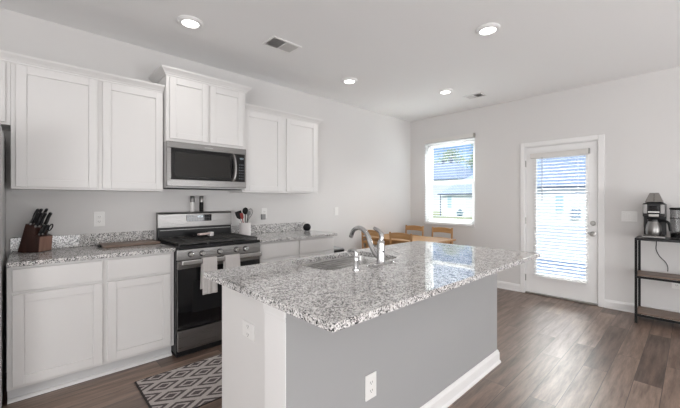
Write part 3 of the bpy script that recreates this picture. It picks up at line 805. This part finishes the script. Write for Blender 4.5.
t = thing('power_adapter', 'black plug in the outlet behind the console table', 'power adapter', (-.08, YB - .02, .43))
MB().box(-.118, -.060, YB - .035, YB - .0082, .410, .440).build('housing', 'blackmatte', t, .004)

# ------------------------------------------------------------------ worktop things: knife block
KB = Vector((-3.458, -.042, .9145)); u_ = Vector((.10, .098, 0)).normalized(); w_ = Vector((-.098, .10, 0)).normalized(); zz = Vector((0, 0, 1))
wd = .112
def kb(u, w, z): return KB + u_ * u + w_ * w + zz * z
t = thing('knife_block', 'dark reddish wooden knife block at the left end of the worktop', 'knife block', tuple(KB))
pr = [(-.012, 0), (.150, 0), (.160, .120), (.118, .134), (.130, .182), (.052, .216)]
MB().prism([kb(u, 0, z) for u, z in pr], w_ * wd).build('block', 'walnut', t, .003)
MB().prism([kb(.1505, .004, .006), kb(.1525, .004, .006), kb(.1614, .004, .114), kb(.1594, .004, .114)], w_ * (wd - .008)).build('front_face', 'walnutlight', t)
hdir = (u_ * .30 + w_ * .14 + zz * .93).normalized()
def knife(u, w, z, L, rad, label):
    p = kb(u, w, z)
    o = thing('kitchen_knife', label, 'knife', tuple(p), 'black-handled knives in the block')
    q = smooth_path([p + hdir * .010, p + hdir * L * .35 + u_ * .003, p + hdir * L * .7 + u_ * .001, p + hdir * L + u_ * .006], 5)
    MB().tube(q, [(rad, rad * 1.35)] * (len(q) - 1) + [(rad * .8, rad * 1.1)], 10).build('handle', 'black', o, 0, True)
    MB().tube([p - hdir * .002, p + hdir * .012], [(rad * 1.0, rad * 1.4)] * 2, 10).build('bolster', 'steel', o, 0, True)
    e_ = p + hdir * (L + .001) + u_ * .006
    MB().tube([e_, e_ + hdir * .004], [(rad * .7, rad)] * 2, 8).build('end_cap', 'steel', o, 0, True)
rows = [(.074, .208, .122, .0100, 'back'), (.112, .191, .108, .0090, 'middle')]
for (u, z, L, rad, rn) in rows:
    for w, pos in ((.018, 'nearest the refrigerator'), (.046, 'in the centre'), (.090, 'nearest the range')):
        knife(u, w, z, L + (.012 if w > .1 else 0), rad, f'black-handled kitchen knife in the {rn} row of the block, {pos}')
for w, pos in ((.018, 'left'), (.045, 'right')):
    knife(.140, w, .130, .078, .007, f'short black-handled steak knife in the front step of the block, {pos} of two')
o = thing('kitchen_scissors', 'black-handled kitchen scissors in the front step of the knife block', 'scissors', tuple(kb(.14, .085, .12)))
for s_ in (-1, 1):
    c_ = kb(.150, .084, .180) + w_ * .019 * s_
    ringp = [c_ + w_ * (.015 * math.cos(a)) + hdir * (.026 * math.sin(a)) for a in [2 * math.pi * k_ / 20 for k_ in range(21)]]
    MB().tube(ringp, .0045, 8, False).build('finger_loop', 'black', o, 0, True)
MB().tube([kb(.137, .084, .128), kb(.147, .084, .156)], [(.006, .012), (.005, .012)], 8).build('pivot_shank', 'steel', o, 0, True)

# cutting board, smart speaker
t = thing('cutting_board', 'flat brown wooden cutting board lying on the worktop left of the range', 'cutting board', (-3.38, .66, .9145))
MB().box(-3.500, -3.275, .452, .875, .9148, .936).build('board', 'board', t, .006)
MB().box(-3.42, -3.34, .428, .4515, .917, .934).build('handle', 'blackmatte', t, .005)
t = thing('smart_speaker', 'small black ball-shaped speaker at the end of the right worktop', 'speaker', (-3.385, 2.607, .9145))
q = [(.0, .0), (.030, .0), (.036, .004)] + [(.0495 * math.cos(R(a)), .048 + .048 * math.sin(R(a))) for a in range(-60, 90, 10)] + [(0, .096)]
MB().lathe(q, (-3.385, 2.607, .9148)).build('fabric_body', 'speakercloth', t, 0, True)
MB().lathe([(.031, 0), (.036, .003), (.036, .006), (.031, .0065)], (-3.385, 2.607, .9146)).build('base_ring', 'greyplastic', t, 0, True)

# utensil crock
CX, CY = -3.385, 1.752
t = thing('utensil_crock', 'white ceramic crock of utensils on the worktop right of the range', 'crock', (CX, CY, .9145))
MB().lathe([(0, 0), (.055, 0), (.060, .005), (.061, .140), (.063, .146), (.059, .147), (.056, .138), (.054, .008), (0, .006)], (CX, CY, .9147)).build('crock_body', 'ceramic', t, 0, True)
def utensil(name, label, cat, tilt, build):
    o = thing(name, label, cat, (CX, CY, .925), 'utensils in the crock')
    a = Vector(tilt); base = Vector((CX, CY, .925)) - Vector((a.x, a.y, 0)) * .03
    d = Vector((a.x, a.y, 1)).normalized(); build(o, base, d)
side = Vector((.685, .728, 0)); front = Vector((.728, -.685, 0))
def paddle(o, base, d, L, hw, hl, mat, hmat, slots=False):
    MB().tube([base, base + d * L], [.006, .005], 8).build('handle', hmat, o, 0, True)
    p = base + d * (L - .005); n = d.cross(side).normalized() * .004; s_ = (d.cross(n)).normalized()
    prof_ = [(-.35, 0), (-.9, .25), (-1, .6), (-.92, 1), (.92, 1), (1, .6), (.9, .25), (.35, 0)]
    m = MB().prism([p + s_ * hw * a + d * hl * b - n / 2 for a, b in prof_], n)
    m.build('head', mat, o, .0015)
utensil('slotted_turner', 'black slotted turner leaning left in the utensil crock', 'utensil', tuple(side * -.34 + front * .04), lambda o, b, d: paddle(o, b, d, .190, .037, .090, 'blackmatte', 'steel'))
utensil('spatula', 'dark red spatula standing in the utensil crock', 'utensil', tuple(side * -.17 + front * .10), lambda o, b, d: paddle(o, b, d, .180, .018, .070, 'red', 'red'))
def spoon(o, b, d):
    MB().tube([b, b + d * .235], [.006, .005], 8).build('handle', 'blackmatte', o, 0, True)
    c_ = b + d * .265; m = MB(); 
    m.lathe([(0, -.040), (.020, -.032), (.034, -.012), (.035, .010), (.024, .030), (0, .040)], (0, 0, 0), 'Z', 16, 1, .35)
    rot = d.to_track_quat('Z', 'Y').to_matrix() @ Matrix.Rotation(R(20), 3, 'Z')
    for v in m.bm.verts: v.co = rot @ v.co + c_
    m.build('bowl', 'blackmatte', o, 0, True)
utensil('serving_spoon', 'black serving spoon upright in the middle of the utensil crock', 'utensil', tuple(side * .03 + front * .06), spoon)
def whisk(o, b, d):
    MB().tube([b, b + d * .17], [.007, .006], 8).build('handle', 'steel', o, 0, True)
    n1 = d.cross(Vector((0, 0, 1))).normalized(); n2 = d.cross(n1); m = MB()
    for k_ in range(5):
        n = n1 * math.cos(math.pi * k_ / 5) + n2 * math.sin(math.pi * k_ / 5)
        m.tube(smooth_path([b + d * .165, b + d * .215 + n * .020, b + d * .265 + n * .029, b + d * .300, b + d * .265 - n * .029, b + d * .215 - n * .020, b + d * .165], 4), .0013, 6)
    m.build('wire_loops', 'steel', o, 0, True)
utensil('whisk', 'steel balloon whisk leaning right in the utensil crock', 'utensil', tuple(side * .25), whisk)
utensil('ladle', 'grey nylon ladle leaning right behind the whisk in the utensil crock', 'utensil', tuple(side * .15 + front * -.10), lambda o, b, d: paddle(o, b, d, .215, .020, .055, 'greyplastic', 'blackmatte'))

# step bin beyond the counter
t = thing('trash_can', 'trash can with grey lid and black rim beyond the right base cabinet', 'trash can', (-3.36, 2.95, 0))
b = MB()
lv = [[b.bm.verts.new((x, y, z)) for x, y in rrect(-3.50 + g, -3.215 - g, 2.745 + g, 3.125 - g, .05, 5)] for g, z in ((.02, 0), (.012, .02), (0, .618))]
for a, c in zip(lv, lv[1:]):
    for i in range(len(a)): b.bm.faces.new((a[i], a[(i + 1) % len(a)], c[(i + 1) % len(a)], c[i]))
b.bm.faces.new(lv[0]); b.bm.faces.new(lv[-1]); b.build('bin_body', 'steel', t)
def rr_slab(x0, x1, y0, y1, r_, z0, z1): return MB().prism([(x, y, z0) for x, y in rrect(x0, x1, y0, y1, r_, 5)], (0, 0, z1 - z0))
rr_slab(-3.506, -3.209, 2.739, 3.131, .052, .6185, .650).build('rim', 'blackmatte', t, .003)
rr_slab(-3.498, -3.217, 2.747, 3.123, .048, .6505, .668).build('lid', 'greyplastic', t, .006)
MB().box(-3.214, -3.18, 2.90, 2.97, .005, .02).build('pedal', 'blackmatte', t, .003)

# rug
t = thing('kitchen_rug', 'brown and cream diamond-patterned rug on the floor by the range and island', 'rug', (-2.44, 1.02, 0))
MB().box(-2.735, -2.140, .572, 1.478, .0005, .008).build('weave', 'rug', t, .002)
b = MB().box(-2.739, -2.136, .562, .5718, .0005, .0085).box(-2.739, -2.136, 1.4782, 1.488, .0005, .0085).box(-2.739, -2.7352, .5718, 1.4782, .0005, .0085).box(-2.1398, -2.136, .5718, 1.4782, .0005, .0085)
b.build('bound_edge', 'rugedge', t)

# ------------------------------------------------------------------ dining set
t = thing('dining_table', 'golden pine dining table in the corner below the window', 'table', (-2.97, 4.21, 0))
MB().box(-3.558, -2.385, 3.845, 4.575, .715, .740).build('tabletop', 'pine', t, .004)
MB().box(-3.50, -2.445, 3.90, 3.92, .625, .7145).box(-3.50, -2.445, 4.50, 4.52, .625, .7145).box(-3.50, -3.48, 3.92, 4.50, .625, .7145).box(-2.465, -2.445, 3.92, 4.50, .625, .7145).build('apron', 'pine', t)
for x in (-3.53, -2.465):
    for y in (3.87, 4.50): MB().box(x, x + .05, y, y + .05, 0, .7145).build('leg', 'pineleg', t, .003)
ch = thing('dining_chair', '', 'chair', (-3.255, 3.70, 0), 'pine dining chairs', local=True)
def chair_parts(t):
    hw = .188
    def slat(z0, z1, arch, y):
        m = MB()
        def f(s_):
            pts = []
            n = 10
            for i in range(n + 1): pts.append((-hw + .03 + (2 * hw - .06) * i / n, z1 + arch * math.sin(math.pi * i / n)))
            return pts
        top = f(0); low = [(x, z0 + arch * .6 * math.sin(math.pi * i / 10)) for i, (x, _) in enumerate(top)]
        poly = [(x, y - .009, z) for x, z in top] + [(x, y - .009, z) for x, z in reversed(low)]
        return m.prism(poly, (0, .018, 0))
    for s_ in (-1, 1):
        x0 = s_ * (hw - .016)
        MB().tube([(x0, .030, 0), (x0, .012, .44), (x0, -.020, .872)], [(.018, .018), (.019, .019), (.014, .017)], 4).build('rear_leg', 'pineleg', t, .003)
        MB().tube([(x0, .395, 0), (x0, .390, .428)], [(.016, .016), (.021, .021)], 4).build('leg', 'pineleg', t, .003)
    MB().prism([(-.205, .022, .432), (.205, .022, .432), (.215, .425, .432), (-.215, .425, .432)], (0, 0, .020)).build('seat', 'pine', t, .004)
    MB().box(-.170, .170, .385, .403, .375, .4315).box(-.170, .170, .015, .033, .375, .4315).build('seat_rail', 'pine', t)
    for x in (-.185, .185): MB().box(x - .009, x + .009, .03, .39, .19, .225).build('stretcher', 'pine', t)
    slat(.782, .858, .014, -.016).build('top_rail', 'pine', t, .003)
    slat(.660, .700, .012, -.006).build('back_slat', 'pine', t, .003)
    slat(.555, .595, .010, .002).build('back_slat', 'pine', t, .003)
chair_parts(ch)
ch['label'] = 'pine dining chair on the near side of the table, behind the faucet'
dup(ch, (-2.700, 3.67, 0), 0, 'pine dining chair on the near side of the table, right of the faucet')
dup(ch, (-3.325, 4.885, 0), math.pi, 'pine dining chair on the window side, in the room corner')
dup(ch, (-2.785, 4.865, 0), math.pi, 'pine dining chair on the far side, directly under the window')

# ------------------------------------------------------------------ console table and its things
t = thing('console_table', 'black metal console table with brown wooden shelves against the back wall', 'console table', (.08, 4.89, 0))
TX0, TX1, TY0, TY1 = -.435, .62, 4.722, 5.070
MB().box(TX0, TX1, TY0, TY1, .882, .905).build('tabletop', 'black', t, .002)
for x in (TX0, TX1 - .022):
    for y in (TY0, TY1 - .022): MB().box(x, x + .022, y, y + .022, 0, .8818).build('leg', 'blackmatte', t, .001)
for z in (.480, .075):
    MB().box(TX0 + .0222, TX1 - .0222, TY0, TY0 + .018, z, z + .022).build('shelf_rail', 'blackmatte', t)
    MB().box(TX0 + .0222, TX1 - .0222, TY1 - .018, TY1, z, z + .022).build('shelf_rail', 'blackmatte', t)
    for x in (TX0 + .002, TX1 - .020): MB().box(x, x + .018, TY0 + .0222, TY1 - .0222, z, z + .022).build('shelf_rail', 'blackmatte', t)
    MB().box(TX0 + .004, TX1 - .004, TY0 + .0225, TY1 - .0225, z + .0222, z + .036).build('shelf', 'shelf', t, .001)

CMX0, CMX1, CMY = -.380, -.202, 4.80
t = thing('coffee_maker', 'black and silver drip coffee maker on the left end of the console table', 'coffee maker', (-.30, 4.88, .9055))
MB().box(CMX0, CMX1, CMY, CMY + .235, .9058, .930).build('base', 'steel', t, .006)
MB().box(CMX0, CMX1, CMY + .155, CMY + .235, .9302, 1.270).build('water_column', 'black', t, .008)
hd_ = MB().box(CMX0 + .002, CMX1 - .002, CMY + .005, CMY + .1545, 1.130, 1.275).build('brew_head', 'black', t, .010)
for x in (CMX0 + .006, CMX1 - .038): MB().box(x, x + .032, CMY + .001, CMY + .006, 1.165, 1.262).build('steel_panel', 'steel', t, .003)
MB().box(CMX0 + .055, CMX1 - .055, CMY + .001, CMY + .006, 1.205, 1.250).build('display', 'blackglass', t, .003)
MB().box(CMX0 + .045, CMX1 - .045, CMY + .000, CMY + .006, 1.176, 1.188).build('button_strip', 'plate', t, .002)
MB().box(CMX0 + .050, CMX1 - .050, CMY - .004, CMY + .0045, 1.132, 1.160).build('filter_handle', 'nickel', t, .004)
b = MB()
for x0, x1, a in ((CMX0 + .018, -.293, 1), (-.289, CMX1 - .018, -1)):
    c_ = -.291
    def tp(x): return c_ + (x - c_) * .50
    yb0, yb1, yt0, yt1 = CMY + .03, CMY + .15, CMY + .065, CMY + .125
    v = [b.bm.verts.new(p) for p in ((x0, yb0, 1.288), (x1, yb0, 1.288), (x1, yb1, 1.288), (x0, yb1, 1.288), (tp(x0), yt0, 1.385), (tp(x1), yt0, 1.385), (tp(x1), yt1, 1.385), (tp(x0), yt1, 1.385))]
    for f in ((0, 1, 2, 3), (4, 5, 6, 7), (0, 1, 5, 4), (1, 2, 6, 5), (2, 3, 7, 6), (3, 0, 4, 7)): b.bm.faces.new([v[i] for i in f])
M['hopper'] = pmat('grey_translucent_hopper', (.22, .205, .19), .2)
b.build('bean_hopper', 'hopper', t, .003)
MB().lathe([(.076, 0), (.070, .010), (.030, .016), (0, .016)], (-.291, CMY + .09, 1.2755), 'Z', 28, 1, .85).build('hopper_collar', 'black', t, 0, True)
hc = -.291
cf = MB().lathe([(0, 0), (.055, 0), (.062, .012), (.064, .06), (.058, .110), (.048, .135), (.046, .150), (0, .150)], (hc - .005, CMY + .075, .9305), 'Z', 28).build('carafe', 'steel', t, 0, True)
MB().lathe([(.050, .1503), (.050, .172), (.030, .182), (0, .182)], (hc - .005, CMY + .075, .9305), 'Z', 24).build('carafe_lid', 'black', cf, 0, True)
hp = smooth_path([(hc + .040, CMY + .070, 1.082), (hc + .085, CMY + .055, 1.088), (hc + .112, CMY + .045, 1.065), (hc + .122, CMY + .040, 1.010), (hc + .126, CMY + .038, .985)], 5)
MB().tube(hp, [(.009, .013)] * len(hp), 10).build('carafe_handle', 'black', cf, 0, True)
cord = smooth_path([(-.285, 5.082, .905), (-.285, 5.085, .84), (-.288, 5.088, .76), (-.262, 5.09, .69), (-.215, 5.09, .63), (-.196, 5.085, .58), (-.196, 5.080, .53)], 6)
MB().tube([(-.285, 5.030, .925), (-.285, 5.06, .915), (-.285, 5.078, .908)] + [tuple(p) for p in cord[1:]], .004, 8).build('power_cord', 'rubber', t, 0, True)
t = thing('glass_canister', 'large clear glass canister with black lid at the right edge, beside the coffee maker', 'canister', (-.075, 4.948, .9055))
MB().lathe([(0, 0), (.095, 0), (.100, .006), (.100, .300), (.097, .300), (.097, .010), (0, .008)], (-.075, 4.948, .9058), 'Z', 32).build('jar', 'clear', t, 0, True)
MB().lathe([(.101, .3005), (.104, .303), (.104, .318), (.098, .322), (0, .322)], (-.075, 4.948, .9058), 'Z', 32).build('lid', 'blackmatte', t, 0, True)
MB().lathe([(.1015, .205), (.1022, .208), (.1022, .214), (.1015, .217)], (-.075, 4.948, .9058), 'Z', 32).build('rim_band', 'clear', t, 0, True)
MB().lathe([(0, .012), (.094, .012), (.094, .050), (.06, .062), (0, .066)], (-.075, 4.948, .9058), 'Z', 24).build('contents', 'blackmatte', t, 0, True)

# ------------------------------------------------------------------ blinds
def blind(label, x0, x1, z0, z1, y, tilt, headx, headz, pitch=.0430, wand=None, hm='headrail'):
    t = thing('window_blind', label, 'blind', ((x0 + x1) / 2, y, z1))
    MB().box(headx[0], headx[1], y - .028, y + .025, headz[0], headz[1]).build('headrail', hm, t, .004)
    MB().box(headx[1] - .001, headx[1] + .010, y - .030, y + .025, headz[0] + .005, headz[1] + .006).build('end_bracket', 'nickel', t)
    s_ = MB(); z = z0 + .045; rot = Matrix.Rotation(tilt, 3, 'X')
    while z < z1:
        s_.box(x0, x1, y - .0245, y + .0245, z - .0014, z + .0014, rot); z += pitch
    s_.build('slats', 'slat', t)
    l = MB()
    for f in (.16, .84): 
        x = x0 + (x1 - x0) * f
        l.cyl((x, y - .0255, z0 + .01), (x, y - .0255, z1), .0008, 5).cyl((x, y + .0255, z0 + .01), (x, y + .0255, z1), .0008, 5)
    l.build('ladder_cord', 'slat', t)
    MB().box(x0, x1, y - .025, y + .025, z0, z0 + .022).build('bottom_rail', 'trim', t, .004)
    if wand: MB().cyl((wand[0], y - .036, wand[1]), (wand[0], y - .036, wand[2]), .004, 8).build('tilt_wand', 'greyplastic', t, 0, True)
    return t
blind('open white horizontal blind on the dining window', WX0 + .004, WX1 - .004, WZ0 + .004, WZ1, YB - .028, R(3), (WX0 - .004, WX1 + .004), (WZ1 + .002, WZ1 + .062), hm='headrail')
blind('white horizontal blind with tilt wand hung on the glass door', L0 - .012, L1 + .012, .252, 1.89, YB - .027, R(9), (-1.560, -.900), (1.885, 1.950), .0430, (-1.408, 1.30, 1.89))

# ------------------------------------------------------------------ outdoors
GZ = -.48
struct(MB().box(-60, 40, 9.5, 120, GZ - .2, GZ).build('lawn', 'lawn'))
struct(MB().box(-8, 4, YB + .15, 22, -.60, -.06).build('patio', 'concrete'))
def house(label, x0, x1, y0, y1, zg, ze, zr, roof, hip=0.0, group='neighbouring houses'):
    """walls x0-x1, y0-y1; ridge along x at mid depth; hip = how far the ridge end is pulled in"""
    t = thing('house', label, 'house', ((x0 + x1) / 2, y0, zg), group)
    MB().box(x0, x1, y0, y1, zg, ze).build('wall', 'siding', t)
    ov = .35; ym = (y0 + y1) / 2; a = MB(); sl = (zr - ze) / (ym - y0); zo = ze - .0
    P = [(x0 - ov, y0 - ov, zo), (x1 + ov, y0 - ov, zo), (x1 + ov, y1 + ov, zo), (x0 - ov, y1 + ov, zo), (x0 - ov + hip, ym, zr), (x1 + ov - hip, ym, zr)]
    v = [a.bm.verts.new(p) for p in P]
    for f in ((0, 1, 5, 4), (2, 3, 4, 5), (1, 2, 5), (3, 0, 4), (0, 3, 2, 1)): a.bm.faces.new([v[i] for i in f])
    a.build('roof', roof, t)
    g = MB().box(x0 - ov, x1 + ov, y0 - ov - .10, y0 - ov, zo - .14, zo - .01); g.build('gutter', 'gutter', t)
    return t
hA = house('single-storey white house with downspout seen through the lower half of the dining window', -20.75, -13.2, 36.35, 46, GZ, 2.12, 5.6, 'shinglelight', 3.9)
MB().cyl((-20.80, 36.10, GZ), (-20.80, 36.10, 2.0), .07, 10).build('downspout', 'gutter', hA)
hw = MB().box(-20.05, -19.42, 36.30, 36.36, .42, 1.85).build('window', 'trim', hA)
MB().box(-20.00, -19.47, 36.28, 36.30, 1.16, 1.80).box(-20.00, -19.47, 36.28, 36.30, .47, 1.10).build('pane', 'housewin', hw)
hB = house('tall white house with big blue-grey hip roof behind, upper left of the dining window', -40, -25.4, 49, 61, GZ, 4.75, 8.3, 'shingle', 4.2)
for x in (-30.8, -29.3): MB().box(x - .25, x + .25, 54.3, 54.8, 7.9, 8.45).build('roof_vent', 'gutter', hB)
hC = house('white house with blue-grey roof filling the view through the glass door', -9.4, 3.0, 24.0, 36, GZ + .05, 2.22, 6.6, 'shingle')
w_c = MB().box(-5.95, -5.42, 23.95, 24.0, .50, 1.66).build('window', 'trim', hC)
MB().box(-5.90, -5.47, 23.94, 23.95, .55, 1.06).box(-5.90, -5.47, 23.94, 23.95, 1.11, 1.61).build('pane', 'housewin', w_c)
def ray_xy(px, Y): 
    a_ = (px - 340) / 333.19; s0, c0 = math.sin(.8157), math.cos(.8157)
    return Y * (c0 * a_ - s0) / (s0 * a_ + c0)
vx = -6.9
MB().lathe([(.14, 0), (.08, .25), (.07, .62), (.0, .64)], (-6.55, 26.0, 3.02), 'Z', 12).build('vent_pipe', 'plate', hC, 0, True)
MB().box(-6.28, -5.72, 25.9, 26.2, 3.00, 3.14).build('roof_vent', 'gutter', hC)
MB().box(-7.62, -7.36, 25.5, 25.7, 2.80, 3.02).build('roof_vent', 'gutter', hC)
t = thing('utility_box', 'blue-grey utility box on the white house wall seen through the glass door', 'utility box', (-4.82, 23.9, .25))
MB().box(-5.02, -4.60, 23.78, 23.999, .25, .88).build('housing', 'utility', t, .02)
MB().box(-4.98, -4.64, 23.77, 23.78, .30, .83).build('door_panel', 'utility', t)

def tree(name, label, x, y, h, r_, mat, n, leaf, conical=False, base=.35):
    t = thing(name, label, 'tree', (x, y, GZ), 'trees beyond the houses')
    MB().tube([(x, y, GZ), (x + .1, y, GZ + h * .5), (x, y, GZ + h * .92)], [h * .022, h * .016, h * .004], 8).build('trunk', 'bark', t, 0, True)
    b = MB(); br = MB()
    clumps = []
    for i in range(26):
        f_ = base + (1 - base) * random.random(); 
        rad = r_ * ((1 - f_) * 1.25 if conical else math.sin(math.pi * min(1, (f_ - base) / (1 - base) * .85 + .12)))
        a = random.random() * 6.283; q = rad * math.sqrt(random.random())
        clumps.append((x + q * math.cos(a), y + q * math.sin(a), GZ + h * f_))
        if not conical: br.tube([(x, y, GZ + h * f_ * .8), clumps[-1]], [h * .006, h * .002], 5)
    for i in range(n):
        cx_, cy_, cz_ = random.choice(clumps); s_ = r_ * (.10 if conical else .20)
        p = Vector((cx_ + random.gauss(0, s_), cy_ + random.gauss(0, s_), cz_ + random.gauss(0, s_ * .6)))
        a = Vector((random.gauss(0, 1), random.gauss(0, 1), random.gauss(0, 1))).normalized(); c_ = a.orthogonal().normalized(); d_ = a.cross(c_)
        l = leaf * (.6 + random.random() * .8)
        vs = [b.bm.verts.new(p + c_ * l * u + d_ * l * .6 * v) for u, v in ((-1, 0), (0, -1), (1, 0), (0, 1))]
        b.bm.faces.new(vs)
    b.build('foliage', mat, t)
    if not conical: br.build('branches', 'bark', t)
    else: br.bm.free()
tree('tree', 'airy pale green tree rising behind the hip roof, in the dining window', -38.0, 70, 14.2, 3.4, 'leaf', 2200, .20)
tree('tree', 'pale green tree at the right edge of the dining window view', -29.0, 66, 13.2, 2.9, 'leaf', 2200, .20)
tree('conifer_tree', 'small dark conifer between the two pale trees in the dining window', -33.9, 69, 8.6, 1.3, 'conifer', 900, .22, True, .2)
t = thing('shrub', 'blue-green shrub by the wall of the house in the dining window', 'shrub', (-18.1, 35.6, GZ))
b = MB()
for i in range(420):
    a = random.random() * 6.283; f_ = random.random(); q = .36 * math.sqrt(random.random()) * math.sin(math.pi * (.15 + .8 * f_))
    p = Vector((-18.1 + q * math.cos(a), 35.6 + q * math.sin(a), GZ + .75 * f_)); n = Vector((random.gauss(0, 1), random.gauss(0, 1), random.gauss(0, 1))).normalized(); c_ = n.orthogonal().normalized(); d_ = n.cross(c_)
    b.bm.faces.new([b.bm.verts.new(p + c_ * .09 * u + d_ * .05 * v) for u, v in ((-1, 0), (0, -1), (1, 0), (0, 1))])
b.build('foliage', 'shrub', t)
MB().cyl((-18.1, 35.6, GZ), (-18.1, 35.6, GZ + .5), .03, 8).build('stem', 'bark', t)

for o in list(bpy.data.objects):
    if '_local' in o: del o['_local']
